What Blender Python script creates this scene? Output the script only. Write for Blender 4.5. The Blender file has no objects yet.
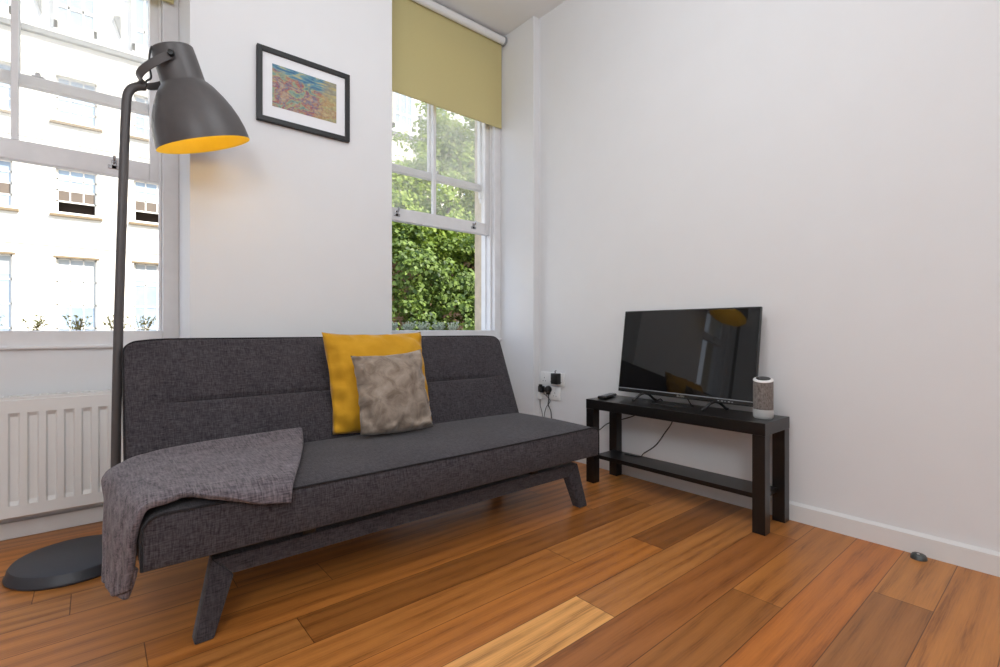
import bpy, bmesh, math, random
import numpy as np
from mathutils import Vector, Matrix, noise as mn

random.seed(7); rng = np.random.default_rng(7)
scene = bpy.context.scene
C = scene.collection
PI = math.pi

# ------------------------------------------------------------------ helpers
def link(o, parent=None):
    C.objects.link(o)
    if parent is not None:
        o.parent = parent
        o.matrix_parent_inverse = parent.matrix_basis.inverted()
    return o

class MB:
    """collects shapes and links them as one mesh object (world coordinates)"""
    def __init__(s): s.bm = bmesh.new(); s.uv = None
    def box(s, x0, x1, y0, y1, z0, z1, bev=0.0, seg=2, M=None):
        r = bmesh.ops.create_cube(s.bm, size=1)
        vs = r['verts']
        for v in vs:
            v.co = Vector(((x0+x1)/2+v.co.x*(x1-x0), (y0+y1)/2+v.co.y*(y1-y0), (z0+z1)/2+v.co.z*(z1-z0)))
        if bev > 0:
            es = list({e for v in vs for e in v.link_edges})
            g = bmesh.ops.bevel(s.bm, geom=es, offset=bev, segments=seg, profile=0.5, affect='EDGES')
            vs = list({v for f in g['faces'] for v in f.verts} | {v for v in vs if v.is_valid})
        if M is not None:
            for v in vs: v.co = M @ v.co
        return s
    def poly(s, pts, depth, bev=0.0):
        """pts: 3D outline; extruded by vector depth"""
        d = Vector(depth)
        a = [s.bm.verts.new(Vector(p)) for p in pts]; b = [s.bm.verts.new(Vector(p)+d) for p in pts]
        n = len(a)
        fs = [s.bm.faces.new(a), s.bm.faces.new(b[::-1])]
        for i in range(n): fs.append(s.bm.faces.new((a[(i+1) % n], a[i], b[i], b[(i+1) % n])))
        bmesh.ops.recalc_face_normals(s.bm, faces=fs)
        if bev > 0:
            es = list({e for f in fs for e in f.edges})
            bmesh.ops.bevel(s.bm, geom=es, offset=bev, segments=2, profile=0.5, affect='EDGES')
        return s
    def quad(s, *pts):
        s.bm.faces.new([s.bm.verts.new(Vector(p)) for p in pts]); return s
    def tube(s, path, r, n=12, caps=True, closed=False):
        P = [Vector(p) for p in path]; R = r if isinstance(r, (list, tuple)) else [r]*len(P)
        rings = []; up = None
        m = len(P)
        for i, p in enumerate(P):
            if closed: t = P[(i+1) % m]-P[i-1]
            else: t = P[min(i+1, m-1)]-P[max(i-1, 0)]
            t.normalize()
            if up is None: up = t.orthogonal().normalized()
            up = (up - t*up.dot(t)).normalized(); w = t.cross(up)
            rings.append([s.bm.verts.new(p+R[i]*(math.cos(2*PI*k/n)*up+math.sin(2*PI*k/n)*w)) for k in range(n)])
        rr = rings+[rings[0]] if closed else rings
        for a, b in zip(rr, rr[1:]):
            for k in range(n): s.bm.faces.new((a[k], a[(k+1) % n], b[(k+1) % n], b[k]))
        if caps and not closed:
            s.bm.faces.new(rings[0][::-1]); s.bm.faces.new(rings[-1])
        return s
    def lathe(s, prof, n=48, M=None, close=False):
        """prof: (radius, height) along local Z"""
        M = M or Matrix.Identity(4); rings = []
        for r, h in prof:
            if r < 1e-6: rings.append([s.bm.verts.new(M @ Vector((0, 0, h)))])
            else: rings.append([s.bm.verts.new(M @ Vector((r*math.cos(2*PI*k/n), r*math.sin(2*PI*k/n), h))) for k in range(n)])
        for a, b in zip(rings, rings[1:]):
            for k in range(n):
                k2 = (k+1) % n
                if len(a) == 1 and len(b) == 1: continue
                if len(a) == 1: s.bm.faces.new((a[0], b[k2], b[k]))
                elif len(b) == 1: s.bm.faces.new((a[k], a[k2], b[0]))
                else: s.bm.faces.new((a[k], a[k2], b[k2], b[k]))
        return s
    def grid(s, rows, uv=False, flip=False):
        V = [[s.bm.verts.new(Vector(p)) for p in r] for r in rows]
        L = s.bm.loops.layers.uv.verify() if uv else None
        nr, nc = len(V), len(V[0])
        for i in range(nr-1):
            for j in range(nc-1):
                q = [(i, j), (i, j+1), (i+1, j+1), (i+1, j)]
                if flip: q = q[::-1]
                f = s.bm.faces.new([V[a][b] for a, b in q])
                if uv:
                    for lp, (a, b) in zip(f.loops, q): lp[L].uv = (b/(nc-1), a/(nr-1))
        return V
    def build(s, name, mat, parent=None, smooth=None, recalc=True):
        if recalc: bmesh.ops.recalc_face_normals(s.bm, faces=s.bm.faces[:])
        me = bpy.data.meshes.new(name); s.bm.to_mesh(me); s.bm.free()
        o = bpy.data.objects.new(name, me); link(o, parent)
        if mat is not None: me.materials.append(mat)
        if smooth is not None:
            me.polygons.foreach_set('use_smooth', [True]*len(me.polygons))
            if smooth < 179: me.set_sharp_from_angle(angle=math.radians(smooth))
        return o

def empty(name, loc, label, cat, group=None):
    o = bpy.data.objects.new(name, None); o.location = loc; o.empty_display_size = .05; link(o)
    tag(o, label, cat, group); return o
def tag(o, label, cat, group=None):
    o['label'] = label; o['category'] = cat
    if group: o['group'] = group
    return o
def struct(o, label=None, cat=None):
    o['kind'] = 'structure'
    if label: o['label'] = label
    if cat: o['category'] = cat
    return o
def catmull(P, n):
    P = [Vector(p) for p in P]; Q = [2*P[0]-P[1]]+P+[2*P[-1]-P[-2]]; out = []
    for i in range(1, len(Q)-2):
        for k in range(n):
            t = k/n; a, b, c, d = Q[i-1:i+3]
            out.append(0.5*((2*b)+(c-a)*t+(2*a-5*b+4*c-d)*t*t+(3*b-a-3*c+d)*t**3))
    out.append(P[-1].copy()); return out

# ------------------------------------------------------------------ materials
class NT:
    def __init__(s, name):
        s.m = bpy.data.materials.new(name); s.m.use_nodes = True; s.t = s.m.node_tree
        s.t.nodes.clear(); s.out = s.n('ShaderNodeOutputMaterial')
    def n(s, typ, **kw):
        nd = s.t.nodes.new(typ)
        for k, v in kw.items():
            if k in nd.inputs.keys() if isinstance(k, str) else False: s.set(nd.inputs[k], v)
            else: setattr(nd, k, v)
        return nd
    def set(s, inp, v):
        if isinstance(v, bpy.types.NodeSocket): s.t.links.new(v, inp)
        else:
            if inp.type == 'RGBA' and len(v) == 3: v = (*v, 1)
            inp.default_value = v
    def coord(s, kind='Object', scale=None):
        c = s.n('ShaderNodeTexCoord').outputs[kind]
        if scale is None: return c
        mp = s.n('ShaderNodeMapping'); s.set(mp.inputs['Vector'], c); s.set(mp.inputs['Scale'], scale); return mp.outputs[0]
    def noise(s, vec, scale, detail=3, rough=.5, dist=0):
        nd = s.n('ShaderNodeTexNoise'); s.set(nd.inputs['Vector'], vec); s.set(nd.inputs['Scale'], scale)
        s.set(nd.inputs['Detail'], detail); s.set(nd.inputs['Roughness'], rough); s.set(nd.inputs['Distortion'], dist)
        return nd.outputs['Fac']
    def ramp(s, fac, stops):
        nd = s.n('ShaderNodeValToRGB'); s.set(nd.inputs[0], fac); cr = nd.color_ramp
        while len(cr.elements) < len(stops): cr.elements.new(.5)
        for e, (p, c) in zip(cr.elements, stops): e.position = p; e.color = (*c, 1) if len(c) == 3 else c
        return nd.outputs[0]
    def mix(s, fac, a, b, mode='MIX'):
        nd = s.n('ShaderNodeMix'); nd.data_type = 'RGBA'; nd.blend_type = mode
        s.set(nd.inputs[0], fac); s.set(nd.inputs[6], a); s.set(nd.inputs[7], b); return nd.outputs[2]
    def math(s, op, a, b=0.0, clamp=False):
        nd = s.n('ShaderNodeMath', operation=op); nd.use_clamp = clamp
        s.set(nd.inputs[0], a); s.set(nd.inputs[1], b); return nd.outputs[0]
    def bump(s, h, strength=.3, dist=.002):
        nd = s.n('ShaderNodeBump'); s.set(nd.inputs['Height'], h); s.set(nd.inputs['Strength'], strength)
        s.set(nd.inputs['Distance'], dist); return nd.outputs[0]
    def pbr(s, **kw):
        b = s.n('ShaderNodeBsdfPrincipled')
        for k, v in kw.items(): s.set(b.inputs[k.replace('_', ' ')], v)
        s.t.links.new(b.outputs[0], s.out.inputs[0]); return b
def plain(name, col, rough=.5, var=.04, nscale=30, bump=0, metallic=0, spec=.5, coat=0):
    """paint / plastic / metal with slight procedural variation"""
    t = NT(name); v = t.coord('Object'); f = t.noise(v, nscale, 3)
    a = tuple(max(0, c*(1-var)) for c in col); b = tuple(min(1, c*(1+var)) for c in col)
    kw = dict(Base_Color=t.ramp(f, [(.3, a), (.7, b)]), Roughness=rough, Metallic=metallic, Specular_IOR_Level=spec, Coat_Weight=coat)
    if bump: kw['Normal'] = t.bump(f, bump, .001)
    t.pbr(**kw); return t.m
def fabric(name, dark, light, sc=1.0, bump=.5, rough=.95, sheen=.15, lo=.36, hi=.64, slub=None, kind='Object'):
    t = NT(name)
    a = t.noise(t.coord(kind, (70*sc, 520*sc, 520*sc)), 1, 2, .6)
    b = t.noise(t.coord(kind, (520*sc, 70*sc, 70*sc)), 1, 2, .6)
    c = t.noise(t.coord(kind), 9, 3)
    f = t.math('ADD', t.math('MULTIPLY', a, .5), t.math('MULTIPLY', b, .5))
    col = t.ramp(f, [(lo, dark), (hi, light)])
    col = t.mix(.10, col, t.ramp(c, [(.3, dark), (.7, light)]))
    if slub:
        d = t.noise(t.coord(kind, (620*sc, 22*sc, 22*sc)), 1, 1, .4)
        col = t.mix(t.ramp(d, [(.62, (0, 0, 0)), (.72, (1, 1, 1))]), col, slub)
    t.pbr(Base_Color=col, Roughness=rough, Specular_IOR_Level=.15, Sheen_Weight=sheen, Sheen_Roughness=.5, Normal=t.bump(f, bump, .002))
    return t.m

M = {}
M['wall'] = plain('wall_paint', (.80, .80, .805), .75, .008, 6, .05, spec=.25)
M['ceiling'] = plain('ceiling_paint', (.86, .86, .855), .8, .01, 6, spec=.2)
M['gloss'] = plain('white_gloss_paint', (.82, .82, .82), .35, .012, 12)
M['skirt'] = plain('white_skirting_paint', (.80, .79, .775), .4, .012, 12)
M['sash'] = plain('sash_paint', (.80, .795, .80), .4, .03, 18)
M['rad'] = plain('radiator_enamel', (.82, .81, .79), .3, .01, 12)
M['sofa'] = fabric('charcoal_weave', (.0155, .0132, .0168), (.100, .088, .096), .68, .5, lo=.34, hi=.68)
M['piping'] = fabric('charcoal_piping', (.008, .0075, .009), (.035, .032, .035), 1.2, .3)
M['throw'] = fabric('grey_tweed', (.046, .038, .0455), (.250, .212, .230), .42, .9, slub=(.19, .168, .175), lo=.36, hi=.66, kind='Object')
M['graymetal'] = plain('dark_grey_lacquer', (.085, .078, .078), .42, .05, 40)
M['base'] = plain('dark_slate_lacquer', (.030, .032, .040), .45, .05, 40)
M['blackwood'] = plain('black_brown_laminate', (.0075, .0065, .0065), .3, .3, 90, spec=.5)
M['blackplastic'] = plain('black_plastic', (.008, .008, .008), .35, .2, 60)
M['cable'] = plain('black_cable', (.012, .012, .012), .5, .2, 60)
M['greycable'] = plain('grey_cable', (.16, .16, .17), .5, .1, 60)
M['whiteplastic'] = plain('white_plastic', (.87, .87, .86), .35, .01, 40)
M['button'] = plain('grey_button', (.30, .31, .33), .5, .1, 60)
M['chrome'] = plain('worn_chrome', (.45, .45, .46), .25, .15, 200, metallic=1)
def blindmat():
    t = NT('olive_yellow_blind'); f = t.noise(t.coord('Object'), 240, 2)
    col = t.ramp(f, [(.3, (.70, .615, .31)), (.7, (.75, .66, .345))])
    d = t.n('ShaderNodeBsdfDiffuse'); t.set(d.inputs[0], col); l = t.n('ShaderNodeBsdfTranslucent'); t.set(l.inputs[0], t.mix(.5, col, (.62, .56, .33)))
    mx = t.n('ShaderNodeMixShader'); t.set(mx.inputs[0], .22); t.set(mx.inputs[1], d.outputs[0]); t.set(mx.inputs[2], l.outputs[0])
    t.t.links.new(mx.outputs[0], t.out.inputs[0]); return t.m
M['blind'] = blindmat()
M['frame'] = plain('black_frame_wood', (.010, .010, .011), .5, .2, 80)
M['mat'] = plain('white_mount_card', (.86, .86, .88), .8, .01, 40)
M['stone'] = plain('beige_stone', (.60, .50, .37), .9, .12, 14, .3)
M['doorstop'] = plain('dark_pewter', (.09, .10, .10), .4, .2, 150, metallic=.4)
M['steel'] = plain('brushed_steel', (.6, .6, .6), .3, .05, 100, metallic=1)

# velvet cushions
def velvet(name, dark, light, sc, sheen):
    t = NT(name); v = t.coord('UV')
    f = t.noise(v, sc, 5, .6, .6)
    t.pbr(Base_Color=t.ramp(f, [(.3, dark), (.7, light)]), Roughness=.8, Specular_IOR_Level=.2, Sheen_Weight=sheen, Sheen_Roughness=.4,
          Normal=t.bump(t.math('ADD', t.math('MULTIPLY', t.noise(v, 160, 2), .1), t.noise(v, 7, 3, .5, .5)), .35, .012)); return t.m
M['yellow'] = velvet('mustard_velvet', (.58, .29, .014), (.68, .355, .026), 4, .2)
M['beige'] = velvet('taupe_crushed_velvet', (.165, .122, .090), (.42, .345, .28), 6, .35)

# wood floor: face attribute 'tone', UVMap (metres, grain), UVEdge (metres inside the board)
def wood():
    t = NT('hardwood_boards')
    uv = t.n('ShaderNodeUVMap', uv_map='grain').outputs[0]
    mp = t.n('ShaderNodeMapping'); t.set(mp.inputs[0], uv); t.set(mp.inputs['Scale'], (1.8, 13, 1))
    big = t.noise(mp.outputs[0], 1.0, 3, .5, .9)
    wv = t.n('ShaderNodeTexWave', wave_type='BANDS', bands_direction='Y'); t.set(wv.inputs['Vector'], mp.outputs[0])
    t.set(wv.inputs['Scale'], .45); t.set(wv.inputs['Distortion'], 9); t.set(wv.inputs['Detail'], 2); t.set(wv.inputs['Detail Scale'], .7)
    mp2 = t.n('ShaderNodeMapping'); t.set(mp2.inputs[0], uv); t.set(mp2.inputs['Scale'], (7, 230, 1))
    fine = t.noise(mp2.outputs[0], 1.0, 4, .65)
    mp3 = t.n('ShaderNodeMapping'); t.set(mp3.inputs[0], uv); t.set(mp3.inputs['Scale'], (3, 34, 1))
    mid = t.noise(mp3.outputs[0], 1.0, 4, .6, .5)
    g = t.math('ADD', t.math('ADD', t.math('MULTIPLY', big, .20), t.math('MULTIPLY', wv.outputs[1], .14)),
               t.math('ADD', t.math('MULTIPLY', fine, .40), t.math('MULTIPLY', mid, .30)))
    tone = t.n('ShaderNodeAttribute', attribute_name='tone').outputs['Color']
    k = t.ramp(g, [(.36, (.62, .47, .35)), (.45, (1.01, .86, .70)), (.53, (1.21, 1.05, .87)), (.66, (1.40, 1.26, 1.07))])
    col = t.mix(1.0, tone, k, 'MULTIPLY')
    e = t.n('ShaderNodeUVMap', uv_map='edge').outputs[0]; sp = t.n('ShaderNodeSeparateXYZ'); t.set(sp.inputs[0], e)
    seam = t.math('MINIMUM', sp.outputs[0], sp.outputs[1])
    line = t.ramp(t.math('MULTIPLY', seam, 100), [(.06, (.30, .27, .25)), (.17, (1, 1, 1))])
    col = t.mix(1.0, col, line, 'MULTIPLY')
    rough = t.math('ADD', t.math('MULTIPLY', fine, .14), .30)
    t.pbr(Base_Color=col, Roughness=rough, Specular_IOR_Level=.42, Normal=t.bump(g, .04, .001))
    return t.m
M['wood'] = wood()

def glassy(name, haze, tint=(1, 1, 1), gloss=.05):
    """window pane: see-through, a little dusty, a little reflective"""
    t = NT(name); tr = t.n('ShaderNodeBsdfTransparent'); t.set(tr.inputs[0], tint)
    tl = t.n('ShaderNodeBsdfTranslucent'); t.set(tl.inputs[0], (.90, .88, .80))
    df = t.n('ShaderNodeMixShader'); f = t.noise(t.coord('Object'), 3, 4)
    t.set(df.inputs[0], t.math('MULTIPLY', f, haze*2)); t.set(df.inputs[1], tr.outputs[0]); t.set(df.inputs[2], tl.outputs[0])
    gl = t.n('ShaderNodeBsdfGlossy'); t.set(gl.inputs['Roughness'], .02)
    mx = t.n('ShaderNodeMixShader'); t.set(mx.inputs[0], gloss); t.set(mx.inputs[1], df.outputs[0]); t.set(mx.inputs[2], gl.outputs[0])
    t.t.links.new(mx.outputs[0], t.out.inputs[0]); return t.m
M['glass'] = glassy('dusty_window_glass', .11)

def leafmat(name, a, b, tr=.35):
    t = NT(name)
    at = t.n('ShaderNodeAttribute', attribute_name='shade').outputs['Fac']
    col = t.ramp(at, [(0, a), (1, b)])
    p = t.n('ShaderNodeBsdfPrincipled'); t.set(p.inputs['Base Color'], col); t.set(p.inputs['Roughness'], .5); t.set(p.inputs['Specular IOR Level'], .3)
    tl = t.n('ShaderNodeBsdfTranslucent'); t.set(tl.inputs[0], t.mix(.5, col, (.35, .5, .05)))
    mx = t.n('ShaderNodeMixShader'); t.set(mx.inputs[0], tr); t.set(mx.inputs[1], p.outputs[0]); t.set(mx.inputs[2], tl.outputs[0])
    t.t.links.new(mx.outputs[0], t.out.inputs[0]); return t.m
M['leaf'] = leafmat('lit_tree_leaf', (.14, .22, .03), (.46, .54, .12), .5)  # upper foliage: leaf colour lightened to stand in for brighter light
M['shaded_leaf'] = leafmat('shaded_tree_leaf', (.016, .036, .007), (.20, .27, .06), .3)  # lower foliage of the same greenery, shade put into the leaf colour
M['lavender'] = leafmat('silver_leaf', (.48, .52, .46), (.70, .73, .68))
M['driedleaf'] = leafmat('dry_stem', (.30, .20, .08), (.40, .36, .18))
M['bark'] = plain('grey_brown_bark', (.16, .11, .07), .9, .4, 20, .5)

def brick(name, c1, c2, mortar, sc):
    t = NT(name); b = t.n('ShaderNodeTexBrick'); mp = t.n('ShaderNodeMapping'); t.set(mp.inputs[0], t.coord('Object'))
    mp.inputs['Rotation'].default_value = (PI/2, 0, 0)
    t.set(b.inputs['Vector'], mp.outputs[0]); t.set(b.inputs['Scale'], sc)
    t.set(b.inputs['Color1'], c1); t.set(b.inputs['Color2'], c2); t.set(b.inputs['Mortar'], mortar); t.set(b.inputs['Mortar Size'], .02)
    t.pbr(Base_Color=b.outputs[0], Roughness=.9); return t.m
M['brick'] = brick('brown_brick', (.28, .13, .07), (.36, .20, .11), (.33, .27, .20), 4.4)
M['atticbrick'] = brick('pale_brick', (.86, .85, .83), (.82, .81, .78), (.70, .69, .66), 4.4)
M['facade'] = plain('cream_render', (.84, .78, .66), .9, .03, 3)
M['facadetrim'] = plain('cream_trim', (.82, .78, .70), .8, .03, 3)
M['cornice'] = plain('grey_lead', (.17, .17, .16), .7, .08, 10)
M['fsill'] = plain('brown_stone_sill', (.22, .16, .09), .8, .1, 10)
M['fpane'] = plain('far_glass', (.32, .40, .48), .12, .15, 1.5, spec=1)
M['ftaupe'] = plain('far_dim_glass', (.15, .115, .085), .3, .1, 3)
M['fdark'] = plain('dim_room', (.03, .018, .012), .9, .2, 2)
M['fblind'] = plain('white_roller_blind', (.47, .49, .48), .8, .06, 3)
M['road'] = plain('asphalt', (.16, .16, .16), .9, .2, 8)

# ------------------------------------------------------------------ camera
FX, FY = .641484, .767136
cam = bpy.data.cameras.new('camera'); co = bpy.data.objects.new('camera', cam); link(co)
co.location = (0, 0, .82); co.rotation_euler = (PI/2, 0, -math.atan2(FX, FY))
cam.sensor_width = 36; cam.lens = 17.46; cam.shift_y = -.0035; cam.clip_start = .05
scene.camera = co

# ------------------------------------------------------------------ room shell
XW = 2.32; YP = 2.36; YA = 2.70; YO = 2.95; ZC = 2.935
XL, XB = -2.7, -2.7
# openings: (recess x0, x1, opening x0, x1)
WL = dict(r0=-.80, r1=.303, o0=-.735, o1=.241, s1=.25)
WR = dict(r0=1.22, r1=2.267, o0=1.28, o1=2.21, s1=2.217)

# floor boards
def floor():
    bm = bmesh.new(); g = bm.loops.layers.uv.new('grain'); e = bm.loops.layers.uv.new('edge')
    tone = bm.faces.layers.float_color.new('tone') if hasattr(bm.faces.layers, 'float_color') else None
    W = .14475; y0 = .273; known = {0: [1.873], 2: [1.554], 4: [-.03, 1.14], 5: [.05, 1.633], 7: [.442, 2.0], 11: [-.055, 1.3], 6: [-.15, 1.30],
                                    3: [.35, 2.1], 1: [.75], 8: [.1, 1.75], -1: [1.2], 9: [.6, 2.1], 10: [.35, 1.7]}
    tones = []
    base = [(.40, .168, .044), (.43, .180, .046), (.36, .148, .039), (.44, .196, .054), (.39, .170, .048), (.42, .168, .040)]
    fixed = {(4, 1): (.66, .36, .125), (4, 2): (.40, .180, .055), (5, 2): (.24, .10, .030), (7, 1): (.27, .110, .028), (0, 1): (.42, .19, .055), (0, 0): (.29, .13, .043),
             (2, 0): (.30, .127, .036), (2, 1): (.38, .16, .042), (1, 1): (.42, .155, .036), (3, 1): (.30, .12, .035)}
    r = random.Random(3)
    for k in range(-21, 18):
        ya, yb = y0+k*W, y0+(k+1)*W
        js = known.get(k)
        if js is None:
            js = []; x = -2.6+r.random()*1.3
            while x < XW-.2: js.append(x); x += r.uniform(1.3, 1.9)
        else:
            js = list(js); x = js[0]-r.uniform(1.3, 1.9)
            extra = []
            while x > XL: extra.append(x); x -= r.uniform(1.3, 1.9)
            nleft = len(extra); js = extra[::-1]+js
        nl = nleft if k in known else 0
        xs = [XL]+js+[XW]
        for i, (xa, xb) in enumerate(zip(xs, xs[1:])):
            if xb-xa < .02: continue
            f = bm.faces.new([bm.verts.new((x, y, 0)) for x, y in ((xa, ya), (xb, ya), (xb, yb), (xa, yb))])
            ou, ov = r.random()*50, r.random()*50
            for lp in f.loops:
                lp[g].uv = (lp.vert.co.x+ou, lp.vert.co.y+ov)
            m_ = r.uniform(.88, 1.1); c = fixed.get((k, i-nl)) or tuple(v*m_ for v in r.choice(base))
            tones.append(c)
            # 'edge' needs distance to nearest end: split handled with a midline
    bm.faces.ensure_lookup_table()
    # cut each board into a 3x3 of strips so that edge distance interpolates correctly
    out = bmesh.new(); g2 = out.loops.layers.uv.new('grain'); e2 = out.loops.layers.uv.new('edge'); tn2 = []
    for f, c in zip(bm.faces, tones):
        x = [v.co.x for v in f.verts]; y = [v.co.y for v in f.verts]; xa, xb, ya, yb = min(x), max(x), min(y), max(y)
        uvo = f.loops[0][g].uv - Vector((f.verts[0].co.x, f.verts[0].co.y))
        xm, ym = (xa+xb)/2, (ya+yb)/2
        for (p, q) in ((xa, xm), (xm, xb)):
            for (s, t) in ((ya, ym), (ym, yb)):
                nf = out.faces.new([out.verts.new((a, b, 0)) for a, b in ((p, s), (q, s), (q, t), (p, t))])
                for lp in nf.loops:
                    X, Y = lp.vert.co.x, lp.vert.co.y
                    lp[g2].uv = (X+uvo.x, Y+uvo.y); lp[e2].uv = (min(X-xa, xb-X), min(Y-ya, yb-Y))
                tn2.append(c)
    me = bpy.data.meshes.new('floor'); out.to_mesh(me); out.free(); bm.free()
    a = me.attributes.new('tone', 'FLOAT_COLOR', 'FACE')
    a.data.foreach_set('color', np.array([(*c, 1) for c in tn2], dtype=np.float32).ravel())
    o = bpy.data.objects.new('floor', me); link(o); me.materials.append(M['wood']); struct(o)
    b = MB(); b.box(XL, XW+.3, XB, YO, -.12, -.004); struct(b.build('floor_slab', M['stone']))
floor()
b = MB(); b.box(XL-.2, XW+.3, XB-.2, YO, ZC, ZC+.2); struct(b.build('ceiling', M['ceiling']))
b = MB(); b.box(XW, XW+.3, XB, YP, 0, ZC); struct(b.build('wall_right', M['wall']))
b = MB(); b.box(XL-.2, XL, XB, YO, 0, ZC); struct(b.build('wall_left', M['wall']))
b = MB(); b.box(XL, XW+.3, XB-.2, XB, 0, ZC); struct(b.build('wall_back', M['wall']))
b = MB()
b.box(XL, WL['r0'], YP, YO, 0, ZC); b.box(WL['r1'], WR['r0'], YP, YO, 0, ZC); b.box(WR['r1'], XW+.3, YP, YO, 0, ZC)
for w in (WL, WR):
    b.box(w['r0'], w['r1'], YA, YO, 0, .754); b.box(w['r0'], w['r1'], YA, YO, 2.80, ZC)
struct(b.build('wall_window', M['wall']))
b = MB(); b.box(XW-.016, XW, XB, YP, 0, .068); b.poly([(XW-.016, XB, .068), (XW, XB, .068), (XW, XB, .078)], (0, YP-XB, 0))
struct(b.build('baseboard_right', M['skirt']))
b = MB()
for w in (WL, WR): b.box(w['r0'], w['r1'], YA-.014, YA, 0, .066, .004)
b.box(WL['r1'], WR['r0'], YP-.016, YP, 0, .075, .004); b.box(XL, WL['r0'], YP-.016, YP, 0, .075, .004)
struct(b.build('baseboard_window', M['skirt']))

# sash windows
def sash_window(name, w, bx, label):
    o0, o1, r0, r1 = w['o0'], w['o1'], w['r0'], w['r1']
    fr = MB()
    # architrave faces flush with apron, sill board, jamb linings
    fr.box(r0, o0, YA, YA+.05, .754, 2.80, .003); fr.box(o1, r1, YA, YA+.05, .754, 2.80, .003)
    fr.box(o0, o1, YA, YA+.06, .754, .818, .004); fr.box(r0, r1, YA-.016, YA+.02, .742, .758, .006)
    fr.box(o0, o1, YA, YA+.05, 2.72, 2.80)
    fr.box(o1, o1+.012, YA+.045, YA+.16, .76, 2.80); fr.box(o0-.012, o0, YA+.045, YA+.16, .76, 2.80)
    fr.box(o0, o1, YA+.06, YA+.20, .76, .80)
    # staff and parting beads
    for x in (o0, o1):
        s = 1 if x == o0 else -1
        a, c = sorted((x, x+s*.012)); fr.box(a, c, YA+.036, YA+.052, .818, 2.72, .004)
        a, c = sorted((x, x+s*.008)); fr.box(a, c, YA+.101, YA+.109, .818, 2.72)
    W = fr.build(name, M['sash']); struct(W, label, 'window')
    def sash(y0, y1, z0, z1, rb, rt, nm, horns=False):
        m = MB(); a, c = o0+.003, o1-.003
        st = .042
        m.box(a, a+st, y0, y1, z0, z1, .004); m.box(c-st, c, y0, y1, z0, z1, .004)
        m.box(a+st, c-st, y0, y1, z0, z0+rb, .004); m.box(a+st, c-st, y0, y1, z1-rt, z1, .004)
        m.box(bx-.011, bx+.011, y0+.006, y1-.006, z0+rb, z1-rt, .003)
        if horns:
            for x0, x1 in ((a, a+st), (c-st, c)):
                m.box(x0+.004, x1-.004, y0+.004, y1-.004, z0-.055, z0, .008); m.box(x0+.012, x1-.012, y0+.01, y1-.01, z0-.085, z0-.05, .006)
        s_ = m.build(nm, M['sash'], W)
        g = MB(); g.box(a+st-.004, c-st+.004, (y0+y1)/2-.0015, (y0+y1)/2+.0015, z0+rb-.004, z1-rt+.004); g.build('window_pane', M['glass'], s_)
        return s_
    lo = sash(YA+.055, YA+.098, 1.508, 2.50, .082, .045, 'lower_sash')
    up = sash(YA+.112, YA+.152, 1.838, 2.79, .046, .06, 'upper_sash', True)
    # hook lifts on the raised bottom rail
    for dx in (-.285, .315):
        m = MB(); xc = (bx+dx); y = YA+.055
        m.box(xc-.022, xc+.022, y-.004, y, 1.535, 1.552, .0015); m.box(xc-.010, xc+.010, y-.004, y, 1.535, 1.575, .002)
        m.tube(catmull([(xc, y-.002, 1.570), (xc, y-.020, 1.566), (xc, y-.026, 1.578), (xc, y-.022, 1.586)], 5), .006, 10)
        m.build('sash_lift', M['chrome'], lo)
    m = MB(); m.box(bx+.045, bx+.085, YA+.118, YA+.150, 1.884, 1.892, .002); m.box(bx+.055, bx+.073, YA+.122, YA+.142, 1.89, 1.908, .004)
    m.build('sash_fastener', M['chrome'], up)
    return W
sash_window('window_1', WL, -.2475, 'white painted sash window with raised lower sash above the radiator')
sash_window('window_2', WR, 1.743, 'white painted sash window with raised lower sash and tree outside')
# outer stone reveals and sills
b = MB()
for w in (WL, WR):
    s1 = w['s1']; s0 = w['o0']-.01
    b.box(w['r1'], w['r1']+.45, YO, YO+.03, -.5, 3.6); b.box(s1, w['r1'], YA+.16, YO, .6, 2.9)
    b.box(w['r0']-.45, w['r0'], YO, YO+.03, -.5, 3.6); b.box(w['r0'], s0, YA+.16, YO, .6, 2.9)
    b.box(w['r0'], w['r1'], YA+.19, YO+.32, .62, .70, .01)
struct(b.build('trim_1', M['stone']))

# ------------------------------------------------------------------ roller blinds
def blind(w, label, zb, dx):
    x0, x1 = w['r0']+.004, w['r1']-dx
    e = empty('roller_blind', ((x0+x1)/2, YA-.03, 2.90), label, 'blind', 'olive yellow roller blinds')
    m = MB(); T = Matrix.Translation((x0, YA-.045, 2.893)) @ Matrix.Rotation(PI/2, 4, 'Y')
    L = x1-x0
    m.lathe([(0, .012), (.026, .012), (.026, L-.012), (0, L-.012)], 24, T); m.build('roller_tube', M['gloss'], e, 40)
    for x in (x0, x1-.012):
        m = MB(); m.lathe([(0, 0), (.030, 0), (.033, .004), (.033, .010), (0, .012)], 24, Matrix.Translation((x, YA-.045, 2.893)) @ Matrix.Rotation(PI/2, 4, 'Y'))
        m.build('bracket', M['button'], e, 40)
    a, c = x0+.016, x1-.006
    m = MB(); m.box(a, c, YA-.0205, YA-.0190, zb+.006, 2.893); m.build('blind_fabric', M['blind'], e)
    m = MB(); m.box(a, c, YA-.025, YA-.0145, zb, zb+.018, .003); m.build('bottom_bar', M['blind'], e)
blind(WR, 'olive yellow roller blind half lowered over the right window', 2.272, .006)
blind(WL, 'olive yellow roller blind at the top of the left window behind lamp', 2.322, .016)

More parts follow.
